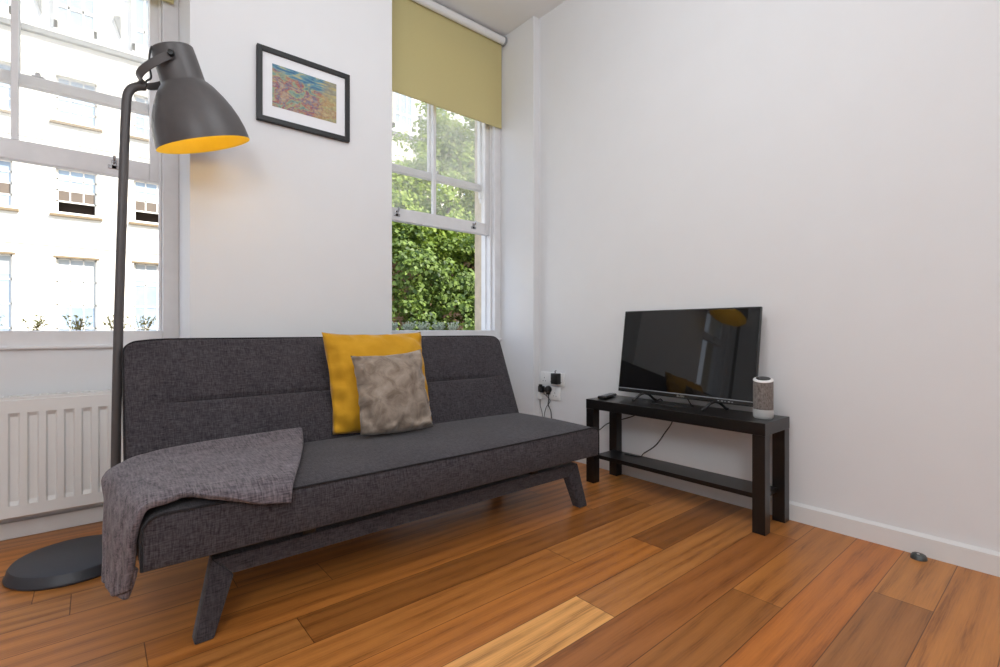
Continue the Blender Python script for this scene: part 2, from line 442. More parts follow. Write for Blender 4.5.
# ------------------------------------------------------------------ radiator
def radiator():
    x0, x1, z0, z1, yf = -.72, .20, .103, .556, 2.600
    e = empty('radiator', ((x0+x1)/2, 2.64, 0), 'white panel radiator under the left window beside floor lamp', 'radiator')
    pitch = .0527; ph = -.235
    xs = []; x = ph
    while x > x0+.05: x -= pitch
    cs = []
    while x < x1-.03:
        if x > x0+.03: cs.append(x)
        x += pitch
    grid_x = sorted(set([x0, x0+.004, x1-.004, x1]+[round(c+d, 5) for c in cs for d in (-.0165, -.011, .011, .0165)]))
    grid_z = [z0, z0+.004, z0+.030, z0+.048, z0+.064, z1-.068, z1-.052, z1-.034, z1-.004, z1]
    def dep(x, z):
        d = min((abs(x-c) for c in cs), default=1)
        k = 1 if d < .0112 else 0
        k2 = 1 if (z0+.06 < z < z1-.06) else 0
        ed = .006 if (x in (x0, x1) or z in (z0, z1)) else 0
        return .011*k*k2+ed
    m = MB(); m.grid([[(x, yf+dep(x, z), z) for x in grid_x] for z in grid_z])
    m.box(x0, x1, yf+.012, yf+.018, z0+.002, z1-.002)
    m.build('front_panel', M['rad'], e, 20, recalc=True)
    m = MB(); m.box(x0, x1, 2.665, 2.677, z0, z1, .003)
    for i in range(24):
        xx = x0+.03+i*(x1-x0-.06)/23
        m.box(xx-.001, xx+.001, yf+.018, 2.665, z0+.03, z1-.03)
    m.build('convector', M['rad'], e)
    m = MB(); m.box(x0, x1, yf+.003, yf+.010, z1-.002, z1+.009, .001); m.box(x0, x1, 2.668, 2.676, z1-.002, z1+.009, .001)
    n = 44
    for i in range(n):
        xx = x0+.006+i*(x1-x0-.012)/(n-1); m.box(xx-.0025, xx+.0025, yf+.006, 2.67, z1+.002, z1+.007)
    m.build('top_grille', M['rad'], e)
    for x in (x0-.001, x1-.001):
        m = MB(); m.box(x, x+.002, yf+.005, 2.677, z0+.02, z1+.008); m.build('side_panel', M['rad'], e)
    for x in (x0+.12, x1-.12):
        m = MB(); m.box(x-.02, x+.02, 2.67, YA, z0+.06, z1-.06, .003); m.build('bracket', M['rad'], e)
radiator()

# ------------------------------------------------------------------ floor lamp
def lamp():
    e = empty('floor_lamp', (-.05, 2.255, 0), 'dark grey metal floor lamp with tilted bell shade and orange inside', 'floor lamp')
    m = MB(); T = Matrix.Translation((-.05, 2.255, 0))
    m.lathe([(0, .0), (.176, .0), (.180, .004), (.180, .008), (.176, .012), (.172, .030), (.167, .037), (.158, .040), (0, .043)], 72, T)
    m.build('lamp_base', M['base'], e, 35)
    K = 1; S = lambda x, z: (x, 2.16, z)
    top = [(.054, 2.16, .040), S(.062, .70), S(.0805, 1.45), S(.0855, 1.60)]
    bend = [S(.0885, 1.645), S(.098, 1.672), S(.115, 1.688), S(.140, 1.697)]
    path = catmull(top, 6)[:-1]+catmull([top[-1]]+bend, 6)
    m = MB(); m.tube(path, .0143, 20); m.lathe([(.024, .04), (.024, .05), (.0148, .056)], 24, Matrix.Translation((.054, 2.16, 0)))
    m.build('lamp_pole', M['graymetal'], e, 40)
    # shade axis
    ax = Vector((-.32, -.086, .944)).normalized(); Cr = Vector((.323, 2.1448, 1.5263))
    ux = Vector((.944, .25, .34)); ux = (ux-ax*ux.dot(ax)).normalized(); uy = ax.cross(ux)
    T = Matrix(((ux.x, uy.x, ax.x, Cr.x), (ux.y, uy.y, ax.y, Cr.y), (ux.z, uy.z, ax.z, Cr.z), (0, 0, 0, 1)))
    Z_ = .16/.165
    prof = [(.165, 0), (.1645, .012), (.161, .045), (.152, .085), (.138, .125), (.120, .162), (.100, .195), (.084, .215), (.0765, .222), (.0745, .228), (.0725, .30), (.0703, .343), (.066, .348), (0, .350)]; prof = [(r*Z_, h*Z_) for r, h in prof]
    m = MB(); m.lathe(prof, 72, T); sh = m.build('lamp_shade', M['graymetal'], e, 30)
    t = NT('orange_enamel'); t.pbr(Base_Color=t.ramp(t.noise(t.coord('Object'), 30), [(.3, (.95, .70, .06)), (.7, (1, .74, .07))]), Roughness=.5)
    m = MB(); m.lathe([(.165*Z_, 0)]+[(r-.003, h+.001) for r, h in prof[1:9]]+[(.0675, .226), (.066, .31), (0, .312)], 72, T)
    m.build('shade_lining', t.m, sh, 30)
    t = NT('warm_bulb'); em = t.n('ShaderNodeEmission'); t.set(em.inputs[0], (1, .84, .52)); t.set(em.inputs[1], 9.0); t.t.links.new(em.outputs[0], t.out.inputs[0])
    m = MB(); m.lathe([(0, .085), (.018, .088), (.029, .102), (.032, .120), (.027, .140), (.017, .158), (.014, .170)], 24, T); bu = m.build('bulb', t.m, sh, 60)
    m = MB(); m.lathe([(.014, .168), (.02, .172), (.02, .30), (0, .30)], 20, T); m.build('bulb_socket', M['whiteplastic'], sh, 40)
    # yoke: strap round the back of the neck, from pivot to pivot
    end = Vector(S(.140, 1.697))
    hc = Cr+ax*.278
    pv = Vector((.33, .944, 0)).normalized()
    m = MB(); wv = Vector((0, 0, 1)); pts = []
    pA = hc-pv*.081; pB = hc+pv*.081
    back = end+Vector((-.012, 0, .012))
    d = (back-hc); d -= pv*d.dot(pv)
    for k in range(33):
        a = PI*k/32; s = math.copysign(abs(math.cos(a))**.7, math.cos(a)); q = math.sin(a)**.75
        pts.append(hc-pv*.081*s+d*q)
    nrm = d.cross(pv).normalized()
    rows = [[], [], [], []]
    for i, p in enumerate(pts):
        tg = (pts[min(i+1, 32)]-pts[max(i-1, 0)]).normalized(); o_ = tg.cross(nrm).normalized()
        for r_, (u, v) in zip(rows, ((-1, -1), (1, -1), (1, 1), (-1, 1))): r_.append(p+nrm*.014*u+o_*.0018*v)
    rows.append(rows[0]); m.grid(rows)
    m.tube([end, back+Vector((-.004, 0, .003))], .0135, 16)
    m.build('yoke', M['graymetal'], e, 40)
    for p, s in ((pA, -1), (pB, 1)):
        q = p+pv*s*.014; m = MB(); z = pv*s; x = z.orthogonal().normalized(); y = z.cross(x)
        T2 = Matrix(((x.x, y.x, z.x, p.x), (x.y, y.y, z.y, p.y), (x.z, y.z, z.z, p.z), (0, 0, 0, 1)))
        m.lathe([(.006, -.012), (.006, .002), (.011, .002), (.012, .010), (.009, .016), (0, .017)], 16, T2)
        m.build('pivot_knob', M['blackplastic'], e, 40)
    m = MB(); tp = Cr+ax*.333-ux*.056
    m.tube(catmull([tp, tp+Vector((-.012, 0, -.006)), tp+Vector((-.018, .0, -.06)), tp+Vector((-.012, .0, -.11)), end+Vector((.004, -.004, .02)), end], 8), .0032, 8)
    m.build('cord', M['cable'], e, 60)
lamp()

# ------------------------------------------------------------------ picture
def picture():
    y = YP
    x0, x1, z0, z1 = .553, .978, 1.758, 2.092
    e = empty('framed_picture', ((x0+x1)/2, y, z0), 'black framed colourful landscape print hanging between the two windows', 'picture')
    fw, dp = .022, .024
    m = MB()
    for (a, b_, c, d) in ((x0, x0+fw, z0, z1), (x1-fw, x1, z0, z1), (x0+fw, x1-fw, z0, z0+fw), (x0+fw, x1-fw, z1-fw, z1)):
        m.box(a, b_, y-dp, y-.001, c, d, .0015)
    m.build('picture_frame', M['frame'], e)
    m = MB(); m.box(x0+fw-.002, x1-fw+.002, y-.012, y-.004, z0+fw-.002, z1-fw+.002); m.build('mount', M['mat'], e)
    t = NT('colourful_print'); v = t.coord('Object'); s = t.n('ShaderNodeSeparateXYZ'); t.set(s.inputs[0], v)
    # own abstract landscape: water and sky on top right, warm bank below
    n1 = t.noise(t.coord('Object', (15, 1, 24)), 1, 3, .55, 1.0); n2 = t.noise(t.coord('Object', (60, 1, 80)), 1, 3, .6, .8)
    c = t.ramp(n1, [(.30, (.02, .10, .22)), (.38, (.10, .32, .28)), (.45, (.36, .40, .20)), (.50, (.45, .10, .07)), (.56, (.10, .13, .26)), (.62, (.50, .26, .15)), (.70, (.45, .42, .36))])
    c2 = t.ramp(n2, [(.34, (.05, .06, .14)), (.44, (.36, .12, .10)), (.5, (.13, .30, .30)), (.57, (.48, .30, .09)), (.66, (.48, .42, .40))])
    c = t.mix(.42, c, c2)
    nn = t.noise(t.coord('Object', (14, 1, 14)), 1, 3)
    ht = t.math('ADD', t.math('ADD', t.math('MULTIPLY', s.outputs[0], .20), s.outputs[2]), t.math('MULTIPLY', nn, .06))
    sky = t.ramp(t.noise(t.coord('Object', (16, 1, 90)), 1, 3, .6, .6), [(.4, (.04, .13, .26)), (.52, (.12, .28, .33)), (.62, (.42, .40, .22))])
    c = t.mix(t.ramp(ht, [(.246, (0, 0, 0)), (.256, (1, 1, 1))]), c, sky)
    gold = t.ramp(n2, [(.4, (.42, .28, .09)), (.6, (.50, .40, .17))])
    rt = t.math('SUBTRACT', t.math('ADD', s.outputs[0], t.math('MULTIPLY', nn, .08)), t.math('MULTIPLY', s.outputs[2], .25))
    c = t.mix(t.ramp(rt, [(.055, (0, 0, 0)), (.085, (.55, .55, .55))]), c, gold)
    t.pbr(Base_Color=c, Roughness=.6)
    m = MB(); m.box(-.1475, .1475, -.0005, .0005, .078, .270); o = m.build('print', t.m, None)
    o.parent = e; o.location = (0, -.013, 0)
    return e
picture()

# ------------------------------------------------------------------ sofa
def sq2c(a, b, r):
    m = max(abs(a), abs(b)); l = math.hypot(a, b)
    return (a*m/l, b*m/l) if l > 1e-9 else (a, b)
def coords(a, b, r, n):
    k = [0, .15, .35, .6, .82, 1]
    inner = [a+r+(b-a-2*r)*i/n for i in range(1, n)]
    return [a+r*t for t in k]+inner+[b-r*t for t in k[::-1]]
def softslab(X, Y, Z, rc, re, fn=None, nz=10):
    """box (local coords) with round top corners seen from the front (rc, in XZ) and slightly rounded edges (re)"""
    bm = bmesh.new(); xs = coords(*X, rc, 40); ys = coords(*Y, re, 14); zs = coords(*Z, re if re > .02 else .03, nz)
    cache = {}
    def V(x, y, z):
        key = (round(x, 6), round(y, 6), round(z, 6))
        if key in cache: return cache[key]
        p = Vector((x, y, z))
        # round top corners in XZ
        if p.z > Z[1]-rc:
            for s, xe in ((1, X[1]), (-1, X[0])):
                dx = s*(p.x-(xe-s*rc)); dz = p.z-(Z[1]-rc)
                if dx > 0 and dz > 0:
                    q = sq2c(dx, dz, rc); p.x = xe-s*rc+s*q[0]; p.z = Z[1]-rc+q[1]
        # round YZ and YX edges a little
        for i, (lo, hi) in ((0, X), (2, Z)):
            for sy, ye in ((1, Y[1]), (-1, Y[0])):
                for si, ie in ((1, hi), (-1, lo)):
                    dy = sy*(p.y-(ye-sy*re)); di = si*(p[i]-(ie-si*re))
                    if dy > 0 and di > 0:
                        q = sq2c(dy, di, re); p.y = ye-sy*re+sy*q[0]; p[i] = ie-si*re+si*q[1]
        if fn: p = fn(p)
        cache[key] = bm.verts.new(p); return cache[key]
    def face(A, B, f):
        for a0, a1 in zip(A, A[1:]):
            for b0, b1 in zip(B, B[1:]):
                bm.faces.new((f(a0, b0), f(a1, b0), f(a1, b1), f(a0, b1)))
    for y in Y: face(xs, zs, lambda a, b, y=y: V(a, y, b))
    for z in Z: face(xs, ys, lambda a, b, z=z: V(a, b, z))
    for x in X: face(ys, zs, lambda a, b, x=x: V(x, a, b))
    m = MB(); m.bm.free(); m.bm = bm; return m
def outline(X, Z, rc, y):
    p = [(X[0], y, Z[0]+.004), (X[0], y, Z[1]-rc)]
    p += [(X[0]+rc-rc*math.cos(a), y, Z[1]-rc+rc*math.sin(a)) for a in np.linspace(0, PI/2, 9)[1:]]
    n = 40; p += [(X[0]+rc+(X[1]-X[0]-2*rc)*i/n, y, Z[1]) for i in range(1, n)]
    p += [(X[1]-rc+rc*math.sin(a), y, Z[1]-rc+rc*math.cos(a)) for a in np.linspace(0, PI/2, 9)]
    p += [(X[1], y, Z[0]+.004)]
    return p
def sofa():
    X = (.086, 1.806); e = empty('sofa_bed', (.94, 1.75, 0), 'charcoal grey fabric sofa bed with two cushions and a throw on it', 'sofa')
    # seat
    Y = (1.440, 2.00); Z = (.235, .368)
    def fs(p):
        u = (p.x-X[0])/(X[1]-X[0]); v = (p.y-Y[0])/(Y[1]-Y[0]); w = (p.z-Z[0])/(Z[1]-Z[0])
        U = max(0, 4*u*(1-u)); Vv = max(0, 4*v*(1-v))
        q = p.copy()
        q.z += (.021*U**.5*Vv**.6+.003*mn.noise(Vector((p.x*5, p.y*5, 0)))*Vv)*max(0, w)
        q.z -= .006*U*(1-v)*max(0, w)
        if v < .25: q.y -= .010*max(0, 4*w*(1-w))*U**.5*(1-v*4)
        q.x += (.010 if u > .5 else -.010)*max(0, 4*w*(1-w))*Vv*(1 if (u < .02 or u > .98) else 0)
        return q
    m = softslab(X, Y, Z, .045, .010, fs); seat = m.build('seat_cushion', M['sofa'], e, 50)
    m = MB(); m.tube([fs(Vector(p))+Vector((0, -.0015, .001)) for p in outline(X, Z, .045, Y[0]+.003)], .0036, 8); m.build('seat_piping', M['piping'], seat, 60)
    # backrest (local slab, leaned back)
    ang = math.atan2(.175, .41); XB_ = (.0765, 1.775); L = .452
    R = Matrix.Translation((0, 1.966, .372)) @ Matrix.Rotation(-ang, 4, 'X')
    Yb = (0, .115); Zb = (-.06, L)
    def fb(p):
        u = (p.x-XB_[0])/(XB_[1]-XB_[0]); w = (p.z-Zb[0])/(Zb[1]-Zb[0]); v = p.y/Yb[1]
        q = p.copy(); U = max(0, 4*u*(1-u)); Wv = max(0, 4*w*(1-w))
        if v < .5:
            q.y -= .016*U**.4*Wv**.5*(1-2*v)
            zs = .212; k = math.exp(-((p.z-zs)/.008)**2)+.7*math.exp(-((p.z-zs)/.045)**2)
            seg = sum(1/(1+math.exp(-(p.x-a)/.02))*1/(1+math.exp((p.x-b_)/.02)) for a, b_ in ((.20, .80), (1.07, 1.66)))
            q.y += .010*k*min(1, seg)*(1-2*v)
        q.z -= (.011*math.exp(-((p.x-XB_[0])/.07)**2)+.006*math.exp(-((p.x-XB_[1])/.07)**2))*max(0, w)**3
        q.x += (.006 if u > .5 else -.002)*Wv*(1 if (u < .02 or u > .98) else 0)
        return R @ q
    bm_ = softslab(XB_, Yb, Zb, .042, .010, fb, 90)
    back = bm_.build('backrest', M['sofa'], e, 50)
    m = MB(); m.tube([fb(Vector(p)) for p in outline(XB_, Zb, .042, Yb[0]+.003)], .0038, 8); m.build('back_piping', M['piping'], back, 60)
    for a, b_ in ((.215, .80), (1.07, 1.635)):
        m = MB(); m.tube([fb(Vector((a+(b_-a)*i/30, .001, .212))) for i in range(31)], .0022, 6); m.build('tuft_seam', M['piping'], back, 60)
    # frame : front and rear trestle, rails and splayed legs wrapped in fabric
    def trestle(y, i, sy):
        m = MB(); d = .045
        m.poly([(.244+i, y, .203), (1.714-i, y, .203), (1.655-i, y, .150), (.294+i, y, .150)], (0, d, 0), .006); m.build('frame_rail', M['sofa'], e, 40)
        for pts in ([(.2425, .204), (.294, .1495), (.244, 0), (.198, 0)], [(1.7155, .204), (1.655, .1495), (1.712, 0), (1.764, 0)]):
            m = MB(); b0 = m.bm
            top = [(px+(i if px < 1 else -i), y-.001, pz) for px, pz in pts]
            m.poly(top, (0, d+.002, 0), .005)
            for v in b0.verts: v.co.y += sy*.018*(1-min(1, v.co.z/.2))
            m.build('leg', M['sofa'], e, 40)
    trestle(1.492, 0, -1); trestle(1.90, .12, 1)
    for x in (.50, 1.45):
        m = MB(); m.box(x-.02, x+.02, 1.50, 1.97, .200, .240, .003); m.build('cross_bar', M['blackplastic'], e)
sofa()

# ------------------------------------------------------------------ throw
def throw():
    cols = [
     [(.622, 1.945, .437), (.590, 1.83, .410), (.525, 1.65, .405), (.455, 1.48, .394), (.428, 1.422, .372), (.420, 1.410, .338)],
     [(.45, 1.955, .432), (.43, 1.83, .411), (.40, 1.65, .408), (.372, 1.48, .400), (.354, 1.422, .380), (.346, 1.408, .352)],
     [(.30, 1.955, .428), (.29, 1.83, .412), (.27, 1.65, .410), (.252, 1.50, .406), (.242, 1.44, .402), (.237, 1.42, .390)],
     [(.15, 1.945, .418), (.16, 1.83, .411), (.17, 1.66, .410), (.178, 1.54, .409), (.178, 1.49, .407), (.177, 1.46, .399)],
     [(.064, 1.90, .405), (.090, 1.79, .408), (.11, 1.66, .408), (.125, 1.54, .408), (.13, 1.48, .405), (.133, 1.445, .396)],
     [(.022, 1.81, .396), (.046, 1.73, .396), (.064, 1.64, .396), (.078, 1.54, .396), (.086, 1.48, .393), (.092, 1.446, .386)],
     [(.026, 1.77, .335), (.033, 1.70, .335), (.038, 1.62, .335), (.050, 1.54, .332), (.062, 1.49, .328), (.072, 1.452, .322)],
     [(.024, 1.70, .245), (.028, 1.66, .242), (.035, 1.60, .240), (.043, 1.54, .240), (.056, 1.50, .240), (.066, 1.466, .240)],
     [(.022, 1.62, .172), (.025, 1.60, .166), (.032, 1.57, .162), (.040, 1.53, .163), (.052, 1.50, .176), (.061, 1.474, .192)]]
    def dense(cols, nu, nv):
        a = [catmull(c, nv) for c in cols]            # along v
        k = len(a[0]); lines = [catmull([c[j] for c in a], nu) for j in range(k)]
        return lines
    G = dense(cols, 9, 9)
    for j, row in enumerate(G):
        for i, p in enumerate(row):
            n = mn.noise(Vector((i*.11, j*.16, 3)))+.5*mn.noise(Vector((i*.3, j*.3, 8)))
            fold = .004*math.sin(j*.55+i*.03) if i > 46 else 0
            hang = max(0, (i-46)/26)
            p.z += .004*n*(1-hang); p.x += (.006*n+fold)*hang
    m = MB(); m.grid(G)
    # the lower ply that peeks out under the hanging end
    low = [[Vector(p)+Vector((.014, 0, 0)) for p in cols[7]], [Vector((.030+.006*k, 1.60-.022*k, .146+.003*k)) for k in range(6)]]
    G2 = [catmull([low[0][k], (low[0][k]+low[1][k])/2+Vector((.002, 0, 0)), low[1][k]], 6) for k in range(6)]
    m.grid(G2)
    o = m.build('throw_blanket', M['throw'], None, 180)
    md = o.modifiers.new('thick', 'SOLIDIFY'); md.thickness = .016; md.offset = 0
    md = o.modifiers.new('soft', 'SUBSURF'); md.levels = 1; md.render_levels = 1
    tag(o, 'grey tweed throw folded over the left end of the sofa seat', 'throw')
throw()

# ------------------------------------------------------------------ cushions
def cushion(tl, tr, bl, br, th, pull, mat, label, seed, back=.8):
    N = 40; tl, tr, bl, br = map(Vector, (tl, tr, bl, br))
    nrm = (tr-tl).cross(bl-tl).normalized()
    if nrm.y > 0: nrm = -nrm                        # towards the room
    cen = (tl+tr+bl+br)/4
    m = MB(); L = m.bm.loops.layers.uv.verify(); sides = []
    for sgn in (1, -1):
        rows = []
        for i in range(N+1):
            r = []
            for j in range(N+1):
                u, v = j/N, i/N
                uu = u; vv = v
                a, c = 2*u-1, 2*v-1
                p = (tl*(1-u)+tr*u)*(1-v)+(bl*(1-u)+br*u)*v
                ex = (1-a*a); ez = (1-c*c)
                right = (tr-tl).normalized(); down = (bl-tl).normalized()
                p -= right*pull*a**3*ez**.8+down*(pull if c < 0 else -pull*.7)*c**3*ex**.8
                t = max(0, (1-abs(a)**2.3)*(1-abs(c)**2.3))**.55
                w = 1+.10*mn.noise(Vector((u*4+seed, v*4, sgn*2)))
                edge = min(1-abs(a), 1-abs(c))
                wr = .019*math.exp(-(edge-.10)**2/.010)*mn.noise(Vector((u*9+seed, v*9, 5)))*2+.006*math.exp(-(edge-.3)**2/.04)*mn.noise(Vector((u*5+seed, v*5, 9)))*2
                tt = th*(t*w)+wr*(1 if edge > 1e-6 else 0)
                p += nrm*(tt if sgn > 0 else -tt*back)
                if abs(edge) < 1e-6: p += nrm*.004*math.sin(17*(u+v)+seed)
                r.append(p)
            rows.append(r)
        m.grid(rows, uv=True, flip=(sgn < 0))
    bmesh.ops.remove_doubles(m.bm, verts=m.bm.verts[:], dist=1e-5)
    o = m.build('cushion', mat, None, 180); tag(o, label, 'cushion'); return o
cushion((.734, 2.055, .810), (1.220, 2.06, .812), (.742, 1.945, .396), (1.212, 1.940, .394), .092, .013, M['yellow'],
        'large mustard yellow velvet cushion leaning against the sofa backrest', 1.3, .55)
cushion((.805, 1.915, .716), (1.138, 1.925, .732), (.800, 1.815, .408), (1.132, 1.805, .404), .074, .014, M['beige'],
        'small taupe crushed velvet cushion leaning in front of the yellow cushion', 4.1, .6)

# ------------------------------------------------------------------ tv bench
BX0, BX1, BY0, BY1, BZ = 2.044, 2.296, .802, 1.718, .447
def bench():
    e = empty('tv_bench', ((BX0+BX1)/2, (BY0+BY1)/2, 0), 'low black wooden TV bench with lower shelf against the right wall', 'tv bench')
    m = MB(); m.box(BX0, BX1, BY0, BY1, BZ-.050, BZ, .0015); m.build('bench_top', M['blackwood'], e)
    for x in (BX0+.001, BX1-.051):
        for y in (BY0+.001, BY1-.051):
            m = MB(); m.box(x, x+.05, y, y+.05, 0, BZ-.0505, .0015); m.build('leg', M['blackwood'], e)
    m = MB(); m.box(BX0+.045, BX1-.045, BY0+.03, BY1-.03, .125, .145, .001); m.build('shelf', M['blackwood'], e)
bench()

# ------------------------------------------------------------------ television
def tv():
    yaw, tilt = math.radians(-1.7), math.radians(8.2)
    Q = Vector((2.206, 1.270, .485))
    n = Vector((-math.cos(tilt)*math.cos(yaw), -math.cos(tilt)*math.sin(yaw), math.sin(tilt)))
    w = Vector((-math.sin(yaw), math.cos(yaw), 0)); w = Vector((n.y, -n.x, 0)).normalized()   # to the left along the wall (+Y)
    up = n.cross(w).normalized()
    if up.z < 0: up = -up
    T = Matrix(((w.x, n.x, up.x, Q.x), (w.y, n.y, up.y, Q.y), (w.z, n.z, up.z, Q.z), (0, 0, 0, 1)))  # local x left, y towards viewer, z up
    e = empty('television', (2.21, 1.243, BZ), 'black flat screen television standing on the TV bench', 'television')
    W, H = .366, .444
    m = MB(); m.box(-W, W, -.016, 0, 0, H, .003, M=T); m.box(-.22, .22, -.045, -.014, .06, .30, .012, M=T); bez = m.build('television_body', M['blackplastic'], e)
    t = NT('dark_screen'); v = t.coord('Object')
    t.pbr(Base_Color=t.ramp(t.noise(v, 8), [(.3, (.006, .006, .0065)), (.7, (.007, .007, .007))]), Roughness=.03, Specular_IOR_Level=.55)
    m = MB(); m.box(-W+.007, W-.007, 0.0, .0012, .024, H-.007, M=T); m.build('screen', t.m, e)
    m = MB(); m.box(-W+.002, W-.002, .0, .004, .0185, .0225, .001, M=T); m.build('bezel_strip', M['button'], e)
    # maker's lettering on the lower bezel and the small sticker marks
    cu = bpy.data.curves.new('logo', 'FONT'); cu.body = 'BUSH'; cu.size = .0155; cu.align_x = 'CENTER'; cu.extrude = .0003; cu.space_character = 1.12
    tmp = bpy.data.objects.new('logo', cu); C.objects.link(tmp); bpy.context.view_layer.update()
    me = bpy.data.meshes.new_from_object(tmp); bpy.data.objects.remove(tmp)
    o = bpy.data.objects.new('logo', me); link(o, None)
    me.transform(T @ Matrix(((-1, 0, 0, -.012), (0, 0, 1, .0014), (0, 1, 0, .0045), (0, 0, 0, 1)))); me.materials.clear(); me.materials.append(M['steel'])
    o.parent = e; o.matrix_parent_inverse = e.matrix_basis.inverted()
    m = MB()
    for k, ww in enumerate((.006, .009, .005, .010, .007)): m.box(-.20-k*.016-ww, -.20-k*.016, 0, .0012, .008, .0125, M=T)
    m.build('badge_strip', M['button'], e)
    for lx in (.200, -.185):
        m = MB()
        a = T @ Vector((lx, -.008, .004))
        for dx, dy in ((-.050, .028), (.045, -.028)):
            ft = Vector((a.x+dx, a.y+dy, BZ+.0045))
            m.tube(catmull([a, a.lerp(ft, .45)+Vector((0, 0, .008)), ft+Vector((0, 0, .004)), ft+Vector((dx*.25, dy*.25, -.0005))], 6), [.0065]*18+[.004], 8)
        m.build('stand_foot', M['blackplastic'], e, 60)
    m = MB()
    m.tube(catmull([(2.245, 1.30, .56), (2.265, 1.28, .52), (2.27, 1.24, .4525), (2.22, 1.20, .4505), (2.16, 1.26, .4505), (2.14, 1.33, .4505), (2.18, 1.40, .4505), (2.285, 1.43, .4505), (2.308, 1.42, .446), (2.3085, 1.36, .36), (2.3085, 1.41, .27), (2.305, 1.46, .20), (2.29, 1.52, .150), (2.22, 1.50, .1485), (2.20, 1.58, .1485)], 8), .0028, 8)
    m.build('power_cord', M['cable'], e, 60)
tv()

# ------------------------------------------------------------------ speaker and remote
def speaker():
    c = (2.176, .862, BZ); e = empty('smart_speaker', c, 'small grey fabric cylinder speaker with white base on the TV bench', 'speaker')
    T = Matrix.Translation(c)
    def slant(o):
        for v in o.data.vertices:
            if v.co.z > BZ+.147:
                v.co.z += ((v.co.x-c[0])*.93+(v.co.y-c[1])*.37)*.20
        m = MB(); m.lathe([(0, 0), (.037, 0), (.0425, .006), (.0435, .012), (.0435, .038), (.042, .0385), (0, .039)], 40, T @ Matrix.Diagonal((.9, .9, .985, 1))); m.build('speaker_base', M['whiteplastic'], e, 35)
    f = fabric('speaker_cloth', (.085, .070, .062), (.30, .265, .245), 1.1, .5)
    m = MB(); m.lathe([(0, .039), (.0425, .0395), (.0428, .160), (.0425, .162), (0, .163)], 40, T @ Matrix.Diagonal((.9, .9, .985, 1))); o = m.build('speaker_cloth', f, e, 35); slant(o)
    m = MB(); m.lathe([(.0428, .162), (.0434, .163), (.0428, .166), (.040, .1685), (.034, .1695), (0, .1695)], 40, T @ Matrix.Diagonal((.9, .9, .985, 1))); o = m.build('top_ring', M['whiteplastic'], e, 50); slant(o)
    m = MB(); m.lathe([(.031, .1694), (.031, .1708), (.027, .1712), (0, .1710)], 40, T @ Matrix.Diagonal((.9, .9, .985, 1))); o = m.build('touch_pad', M['blackplastic'], e, 50); slant(o)
    m = MB(); m.lathe([(.004, .1710), (.004, .1718), (0, .1720)], 12, T @ Matrix.Translation((-.012, .010, 0))); o = m.build('button', M['button'], e, 50); slant(o)
speaker()
def remote():
    c = Vector((2.165, 1.668, BZ)); d = Matrix.Translation(c) @ Matrix.Rotation(math.radians(16), 4, 'Z')
    e = empty('remote_control', c, 'slim black remote control on the left end of the TV bench', 'remote control')
    m = MB(); m.box(-.088, .088, -.022, .022, .002, .017, .006, 3, M=d); m.box(-.088, -.068, -.0225, .0225, .004, .019, .005, M=d); m.build('remote_body', M['blackplastic'], e, 40)
    for i in range(6):
        for j in range(3):
            m = MB(); x = -.055+i*.021; y = -.012+j*.012
            m.box(x-.005, x+.005, y-.0036, y+.0036, .0165, .0187, .0008, M=d); m.build('button', M['button'], e)
remote()

# ------------------------------------------------------------------ sockets, plugs, cables
def socket(y0, y1, z0, z1, label, n):
    e = empty('wall_socket', (XW, (y0+y1)/2, (z0+z1)/2), label, 'socket')
    m = MB(); m.box(XW-.010, XW, y0, y1, z0, z1, .003); m.build('face_plate', M['whiteplastic'], e, 40)
    for i in range(n):
        yc = y0+(y1-y0)*(i+.5)/n
        m = MB(); m.box(XW-.013, XW-.009, yc-.008, yc+.004, z1-.024, z1-.006, .001); m.build('rocker_switch', M['whiteplastic'], e)
        for dy, dz, a, h in ((0, .040, .002, .004), (-.011, .060, .003, .002), (.011, .060, .003, .002)):
            m = MB(); m.box(XW-.0104, XW-.0095, yc+dy-a, yc+dy+a, z1-dz-h, z1-dz+h); m.build('pin_hole', M['blackplastic'], e)
    return e
socket(2.125, 2.335, .455, .541, 'upper white wall socket plate holding the black adaptor behind the sofa end', 3)
socket(2.160, 2.335, .362, .448, 'lower white wall socket plate with round black plug beside the TV bench', 2)
e = empty('power_adaptor', (XW-.01, 2.175, .51), 'square black power adaptor plugged into the upper wall socket', 'adaptor')
m = MB(); m.box(XW-.050, XW-.0105, 2.148, 2.204, .470, .540, .004); m.build('adaptor_body', M['blackplastic'], e, 40)
m = MB(); m.tube(catmull([(XW-.03, 2.18, .538), (XW-.03, 2.182, .552), (XW-.018, 2.184, .556)], 5), .003, 8); m.build('cord', M['cable'], e, 60)
e = empty('power_plug', (XW-.01, 2.255, .425), 'round black mains plug in the lower wall socket', 'plug')
m = MB(); T = Matrix.Translation((XW-.0105, 2.252, .428)) @ Matrix.Rotation(-PI/2, 4, 'Y')
m.lathe([(0, 0), (.021, 0), (.024, .006), (.023, .022), (.016, .032), (0, .035)], 24, T); m.box(XW-.034, XW-.012, 2.240, 2.264, .395, .428, .005)
m.build('plug_body', M['blackplastic'], e, 40)
m = MB(); m.tube(catmull([(XW-.02, 2.252, .398), (XW-.016, 2.254, .36), (XW-.012, 2.262, .325), (XW-.010, 2.240, .285), (XW-.012, 2.225, .22), (XW-.016, 2.16, .12), (XW-.022, 2.02, .14), (XW-.012, 1.86, .21), (XW-.010, 1.77, .275), (XW-.010, 1.60, .34), (XW-.010, 1.45, .43)], 8), .0028, 8); m.build('cord', M['cable'], e, 60)
e = empty('power_plug', (XW-.01, 2.312, .43), 'small black plug left of the round plug, beside the wall corner', 'plug')
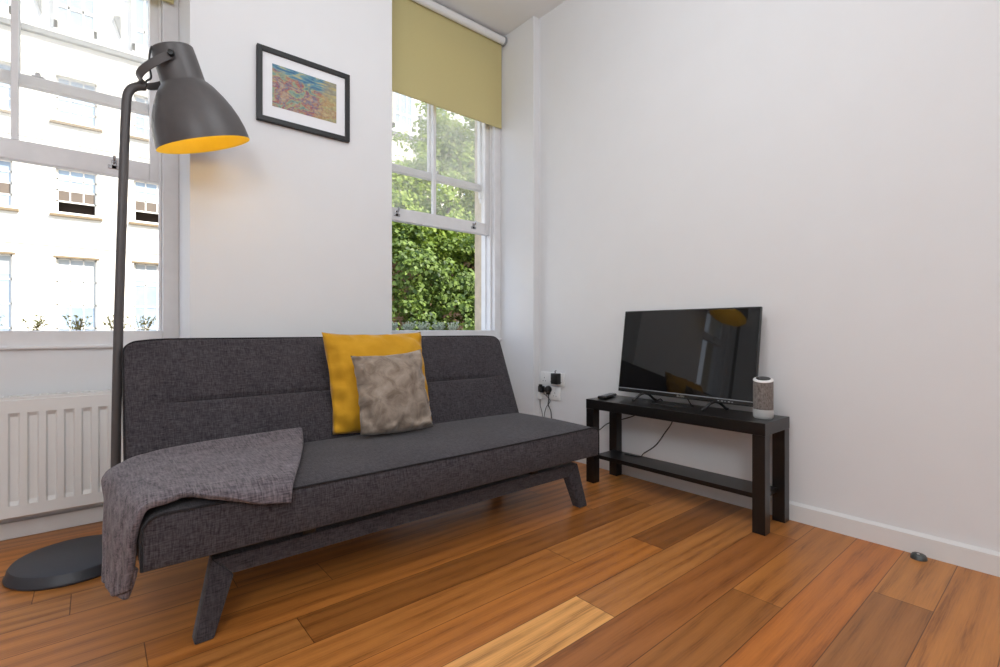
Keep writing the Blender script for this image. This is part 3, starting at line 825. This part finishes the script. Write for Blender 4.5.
m = MB(); m.box(XW-.040, XW-.0105, 2.292, 2.332, .405, .447, .005); m.box(XW-.046, XW-.03, 2.296, 2.320, .438, .458, .003); m.build('plug_body', M['blackplastic'], e, 40)
m = MB(); m.tube(catmull([(XW-.03, 2.30, .408), (XW-.016, 2.27, .38), (XW-.012, 2.245, .35), (XW-.010, 2.285, .30), (XW-.012, 2.30, .22), (XW-.015, 2.27, .10), (XW-.02, 2.2, .081)], 8), .0022, 8); m.build('cord', M['cable'], e, 60)
e = empty('phone_adaptor', (XW-.01, 2.335, .38), 'small white adaptor with grey cable low by the wall corner', 'adaptor')
m = MB(); m.box(XW-.028, XW, 2.322, 2.350, .355, .405, .004); m.build('adaptor_body', M['whiteplastic'], e, 40)
m = MB(); m.tube(catmull([(XW-.014, 2.336, .357), (XW-.013, 2.335, .31), (XW-.012, 2.318, .26), (XW-.014, 2.30, .15), (XW-.019, 2.29, .081)], 8), .0025, 8); m.build('cord', M['greycable'], e, 60)

# door stop on the floor at the right wall
e = empty('door_stop', (2.262, .372, 0), 'small dark metal half round door stop on floor by right skirting', 'door stop')
m = MB()
T = Matrix.Translation((2.268, .371, 0))
pr = [(.0, .021), (.010, .0205), (.018, .017), (.023, .010), (.024, 0)]
rows = []
for r, h in pr:
    rows.append([T @ Vector((-r*math.sin(a), r*math.cos(a), h)) for a in np.linspace(0, PI, 21)])
m.grid(rows)
m.poly([T @ Vector((0, y, h)) for y, h in [(r, h) for r, h in pr[::-1]]+[(-r, h) for r, h in pr[1:]]], (.004, 0, 0))
m.build('door_stop_body', M['doorstop'], e, 40)
m = MB(); m.lathe([(.0045, 0), (.004, .002), (0, .0025)], 12, Matrix.Translation((2.256, .370, .0200))); m.build('screw', M['steel'], e)

# ------------------------------------------------------------------ outdoors
m = MB(); m.box(-40, 60, YO+.6, 60, -3.7, -3.5); struct(m.build('ground', M['road']))
FYD = 20.0
def facade():
    e = empty('terraced_building', (5, FYD, -3.5), 'cream rendered terraced building across the street', 'building')
    xA, xB = -12, 22; sp = 1.9; w = .96
    cols = range(-3, 9)
    rows = [(.15, 3.04, 'B'), (4.42, 5.80, 'A'), (7.24, 8.62, 'C')]
    # wall with real openings: strips
    m = MB(); zs = -3.5
    for (z0, z1, _) in rows:
        m.box(xA, xB, FYD, FYD+.4, zs, z0); x = xA
        for k in cols:
            a = -.90+k*sp; m.box(x, a, FYD, FYD+.4, z0, z1); x = a+w
        m.box(x, xB, FYD, FYD+.4, z0, z1); zs = z1
    m.box(xA, xB, FYD, FYD+.4, zs, 9.70)
    m.build('facade_wall', M['facade'], e)
    m = MB(); m.box(xA, xB, FYD-.03, FYD, 3.38, 3.42); m.box(xA, xB, FYD-.03, FYD, 6.55, 6.60); m.build('string_course', M['facade'], e)
    m = MB(); m.box(xA, xB, FYD-.16, FYD+.3, 9.81, 9.88); m.build('cornice', M['facadetrim'], e)
    m = MB(); m.box(xA, xB, FYD-.15, FYD+.3, 9.66, 9.81); m.build('gutter', M['cornice'], e)
    m = MB(); m.box(xA, xB, FYD+.3, FYD+.7, 9.95, 12.6); m.build('attic_wall', M['atticbrick'], e)
    m = MB(); m.box(xA, xB, FYD+.5, FYD+.6, -3.5, 9.6); m.build('room_backdrop', M['fdark'], e)
    for k in cols:
        a = -.90+k*sp
        for (z0, z1, r) in rows:
            f = MB(); y = FYD+.15; t = .05
            f.box(a, a+t, y, y+.06, z0, z1); f.box(a+w-t, a+w, y, y+.06, z0, z1); f.box(a, a+w, y, y+.06, z1-t, z1); f.box(a, a+w, y, y+.06, z0, z0+t)
            h = z1-z0
            mid = z0+h*.5
            if r == 'B': bars = [z0+h*.25, mid, z0+h*.75]
            else: bars = [z0+h*.27, z0+h*.52, z0+h*.76]
            for z in bars: f.box(a, a+w, y, y+.05, z-.022, z+.022)
            lo_open = (r == 'A' and k != -1)
            for q in (1, 2): f.box(a+w*q/3-.018, a+w*q/3+.018, y, y+.05, (bars[0] if lo_open else z0), z1)
            W = f.build('window_frame', M['facadetrim'], e)
            g = MB()
            if lo_open: g.box(a+.02, a+w-.02, y+.02, y+.025, bars[0], z1-.02)
            else: g.box(a+.02, a+w-.02, y+.02, y+.025, z0+.02, z1-.02)
            g.build('window_pane', M['fpane'], W)
            if r == 'A':
                g = MB(); g.box(a+.03, a+w-.03, y+.010, y+.018, bars[0]+.02, bars[1]-.02); g.build('inner_pane', M['ftaupe'], W)
            if r == 'B':
                g = MB(); g.box(a+.03, a+w-.03, y+.012, y+.017, z0+h*(.47 if k % 2 == 0 else .80), z1-.05); g.build('window_blind', M['fblind'], W)
            s = MB(); s.box(a-.14, a+w+.14, FYD-.10, FYD+.1, z0-.13, z0-.06); s.build('window_sill', M['fsill'], W)
            if r == 'B':
                s = MB(); s.box(a-.06, a+w+.06, FYD-.02, FYD+.1, z1-.01, z1+.05); s.build('lintel', M['fsill'], W)
    # dormers in the brick attic
    for k in range(-2, 8):
        a = -.95+k*sp; f = MB()
        f.box(a, a+.09, FYD+.05, FYD+.3, 10.05, 11.9); f.box(a+.93, a+1.02, FYD+.05, FYD+.3, 10.05, 11.9); f.box(a-.06, a+1.08, FYD, FYD+.32, 11.9, 12.02)
        f.box(a, a+1.02, FYD+.05, FYD+.3, 10.0, 10.30)
        for q in (1, 2): f.box(a+1.02*q/3-.025, a+1.02*q/3+.025, FYD+.07, FYD+.12, 10.3, 11.9)
        f.box(a, a+1.02, FYD+.07, FYD+.12, 10.74, 10.84)
        W = f.build('dormer', M['facadetrim'], e)
        g = MB(); g.box(a+.05, a+.97, FYD+.10, FYD+.105, 10.3, 11.9); g.build('window_pane', M['fpane'], W)
        g = MB(); g.poly([(a+1.42, FYD+.3, 11.05), (a+1.62, FYD+.3, 11.12), (a+1.62, FYD+.3, 10.42)], (0, -.12, 0)); g.build('dormer_shadow', M['cornice'], e)  # dark triangle standing in for the shadow beside the dormer
facade()

def leafmesh(name, pts, nrm, size, mat, parent, aspect=.8):
    n = len(pts)
    ax = rng.normal(size=(n, 3)); ax -= nrm*(ax*nrm).sum(1)[:, None]; ax /= np.linalg.norm(ax, axis=1)[:, None]
    bx = np.cross(nrm, ax)
    s = size[:, None]
    P0 = pts-ax*s*.5; P1 = pts+bx*s*aspect*.5-ax*s*.1+nrm*s*.08; P2 = pts+ax*s*.5-nrm*s*.10; P3 = pts-bx*s*aspect*.5-ax*s*.1+nrm*s*.08
    V = np.stack([P0, P1, P2, P3], 1).reshape(-1, 3)
    me = bpy.data.meshes.new(name)
    me.vertices.add(4*n); me.vertices.foreach_set('co', V.ravel())
    idx = np.arange(4*n).reshape(-1, 4); tri = np.concatenate([idx[:, [0, 1, 2]], idx[:, [0, 2, 3]]], 0)
    me.loops.add(tri.size); me.loops.foreach_set('vertex_index', tri.ravel())
    me.polygons.add(len(tri)); me.polygons.foreach_set('loop_start', np.arange(0, tri.size, 3)); me.polygons.foreach_set('loop_total', np.full(len(tri), 3))
    me.update(); me.validate()
    a = me.attributes.new('shade', 'FLOAT', 'POINT'); a.data.foreach_set('value', np.repeat(rng.random(n), 4).astype(np.float32))
    o = bpy.data.objects.new(name, me); me.materials.append(mat); link(o, parent); return o
def tree(base, blobs, nleaf, label, sz, mat, nm='tree'):
    e = empty(nm, base, label, nm)
    P = []; Nn = []
    vol = np.array([b[3]*b[4]+b[4]*b[5]+b[3]*b[5] for b in blobs]); cnt = (nleaf*vol/vol.sum()).astype(int)
    for (cx, cy, cz, rx_, ry_, rz_), c in zip(blobs, cnt):
        # leafy sub-clumps on the surface of each bough
        k = max(16, c//60)
        d = rng.normal(size=(k, 3)); d /= np.linalg.norm(d, axis=1)[:, None]
        rad = rng.uniform(.55, 1.0, size=(k, 1)); cc = np.array([cx, cy, cz])+d*rad*np.array([rx_, ry_, rz_])
        ids = rng.integers(0, k, c)
        off = rng.normal(size=(c, 3)); off /= np.linalg.norm(off, axis=1)[:, None]
        q = cc[ids]+off*rng.uniform(.3, 1, size=(c, 1))*np.array([.30, .30, .22])
        nn = off*.6+d[ids]*.5+np.array([0, -.25, .65])+rng.normal(size=(c, 3))*.45
        P.append(q); Nn.append(nn/np.linalg.norm(nn, axis=1)[:, None])
    P = np.concatenate(P); Nn = np.concatenate(Nn)
    leafmesh('foliage', P, Nn, rng.uniform(sz*.7, sz*1.3, len(P)), mat, e)
    if nm == 'shaded_foliage': return
    b = Vector(base); m = MB()
    m.tube(catmull([b, b+Vector((.1, 0, 2)), b+Vector((-.1, .1, 4)), b+Vector((.2, 0, 6.5))], 6), [.22-.009*i for i in range(19)], 12); m.build('trunk', M['bark'], e, 60)
    for t, bl in zip(range(9), blobs):
        m = MB(); s = b+Vector((0, 0, 2.2+.4*(t % 6))); tt = Vector(bl[:3])
        m.tube(catmull([s, s.lerp(tt, .5)+Vector((0, 0, .25)), tt], 6), [.08-.005*i for i in range(13)], 8); m.build('branch', M['bark'], e, 60)
tree((6.1, 10.2, -3.5), [(7.0, 9.9, 4.2, 2.1, 1.3, 2.0), (6.0, 9.6, 3.5, 1.6, 1.0, 1.2), (6.9, 9.7, 5.7, 1.3, 1.0, 1.2), (4.9, 9.5, 3.1, 1.2, .9, 1.0),
                        (7.9, 9.7, 3.2, 1.2, .9, 1.3), (8.6, 9.9, 4.4, 1.3, 1.0, 1.8)], 46000, 'leafy green tree outside the right window, light painted into its leaves', .095, M['leaf'])
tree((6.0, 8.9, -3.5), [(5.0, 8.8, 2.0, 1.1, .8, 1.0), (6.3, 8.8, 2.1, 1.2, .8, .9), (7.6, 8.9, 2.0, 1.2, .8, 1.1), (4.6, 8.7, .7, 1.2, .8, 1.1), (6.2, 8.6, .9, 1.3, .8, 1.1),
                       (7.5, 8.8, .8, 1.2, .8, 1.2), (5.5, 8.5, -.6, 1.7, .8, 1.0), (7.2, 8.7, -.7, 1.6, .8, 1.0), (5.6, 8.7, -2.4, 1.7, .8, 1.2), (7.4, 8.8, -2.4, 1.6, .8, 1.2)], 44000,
     'lower foliage of the tree with shade painted into its leaves, seen through the open sash', .10, M['shaded_leaf'], 'shaded_foliage')
b = MB(); b.box(3.2, 16, 11.0, 11.3, -3.5, 3.3); e_ = b.build('garden_wall', M['brick']); tag(e_, 'brown brick wall behind the green tree outside', 'wall')

# window boxes on the outer sills
def winbox(w, label, x0, x1):
    e = empty('window_box', ((x0+x1)/2, YO+.14, .70), label, 'window box')
    m = MB(); m.box(x0, x1, YO+.05, YO+.24, .70, .795, .006); m.build('trough', M['fsill'], e)
    m = MB(); m.box(x0+.01, x1-.01, YO+.06, YO+.23, .795, .80); m.build('soil', M['bark'], e)
winbox(WR, 'stone coloured window box outside the right window', 1.30, 2.20)
winbox(WL, 'stone coloured window box outside the left window', -.70, .23)
def plant(name, x, y, label, grp, mat, n, hmax, spread, leaf):
    e = empty(name, (x, y, .80), label, 'plant', grp)
    m = MB(); P = []; Nn = []
    for i in range(n):
        a = random.uniform(0, 2*PI); r = spread*random.random()**.5; h = hmax*random.uniform(.45, 1)
        tip = Vector((x+r*math.cos(a), y+r*.6*math.sin(a), .80+h)); s = Vector((x+r*.3*math.cos(a), y+r*.2*math.sin(a), .80))
        c = catmull([s, s.lerp(tip, .5)+Vector((0, 0, h*.12)), tip], 3); m.tube(c, .0012, 4)
        for q in range(leaf):
            t = random.uniform(.25, 1); p = s.lerp(tip, t)+Vector((random.gauss(0, .004), random.gauss(0, .004), h*.1*math.sin(PI*t)))
            P.append(p); v = Vector((random.gauss(0, 1), random.gauss(0, 1)-.6, random.gauss(0, .6)+.4)).normalized(); Nn.append(v)
    m.build('stems', mat, e)
    leafmesh('foliage', np.array([tuple(p) for p in P]), np.array([tuple(p) for p in Nn]), rng.uniform(.010, .020, len(P)), mat, e, .45)
for i in range(7):
    plant('silver_plant', 1.345+i*.128, YO+.14, 'bushy silver leaved plant in the right window box', 'silver plants in the right window box', M['lavender'], 30, .085, .06, 10)
for i, x in enumerate((-.52, -.36, -.22, -.06, .08, .19)):
    plant('wispy_plant', x, YO+.14, 'wispy dry stemmed plant in the left window box', 'wispy plants in the left window box', M['driedleaf'], [5, 6, 9, 14, 18, 12][i], .10, .07, 7)

# ------------------------------------------------------------------ light
w = bpy.data.worlds.new('sky'); scene.world = w; w.use_nodes = True; nt = w.node_tree
bg = nt.nodes['Background']; tc = nt.nodes.new('ShaderNodeTexCoord'); sx = nt.nodes.new('ShaderNodeSeparateXYZ'); rp = nt.nodes.new('ShaderNodeValToRGB')
nt.links.new(tc.outputs['Generated'], sx.inputs[0]); nt.links.new(sx.outputs[2], rp.inputs[0]); nt.links.new(rp.outputs[0], bg.inputs[0])
rp.color_ramp.elements[0].color = (.88, .93, 1, 1); rp.color_ramp.elements[1].color = (.42, .62, 1, 1); bg.inputs[1].default_value = 2.1
sun = bpy.data.lights.new('sun', 'SUN'); sun.energy = 9.6; sun.angle = math.radians(.6); sun.color = (1, .955, .88)
so = bpy.data.objects.new('sun', sun); link(so); so.rotation_euler = Vector((-.36, .72, -.74)).to_track_quat('-Z', 'Y').to_euler()
def add_fill(loc, r, power, col):
    l = bpy.data.lights.new('fill_light', 'POINT'); l.shadow_soft_size = r; l.energy = power; l.color = col
    o = bpy.data.objects.new('fill_light', l); o.location = loc; link(o)
add_fill((.80, .85, 2.32), .42, 31, (.875, .94, 1)); add_fill((-1.1, -1.1, 2.2), .35, 84, (.875, .94, 1))  # two added fill lights out of view, only to brighten the room

scene.view_settings.view_transform = 'Standard'; scene.view_settings.look = 'None'
scene.view_settings.gamma = 1; scene.view_settings.exposure = 0; scene.view_settings.use_curve_mapping = False
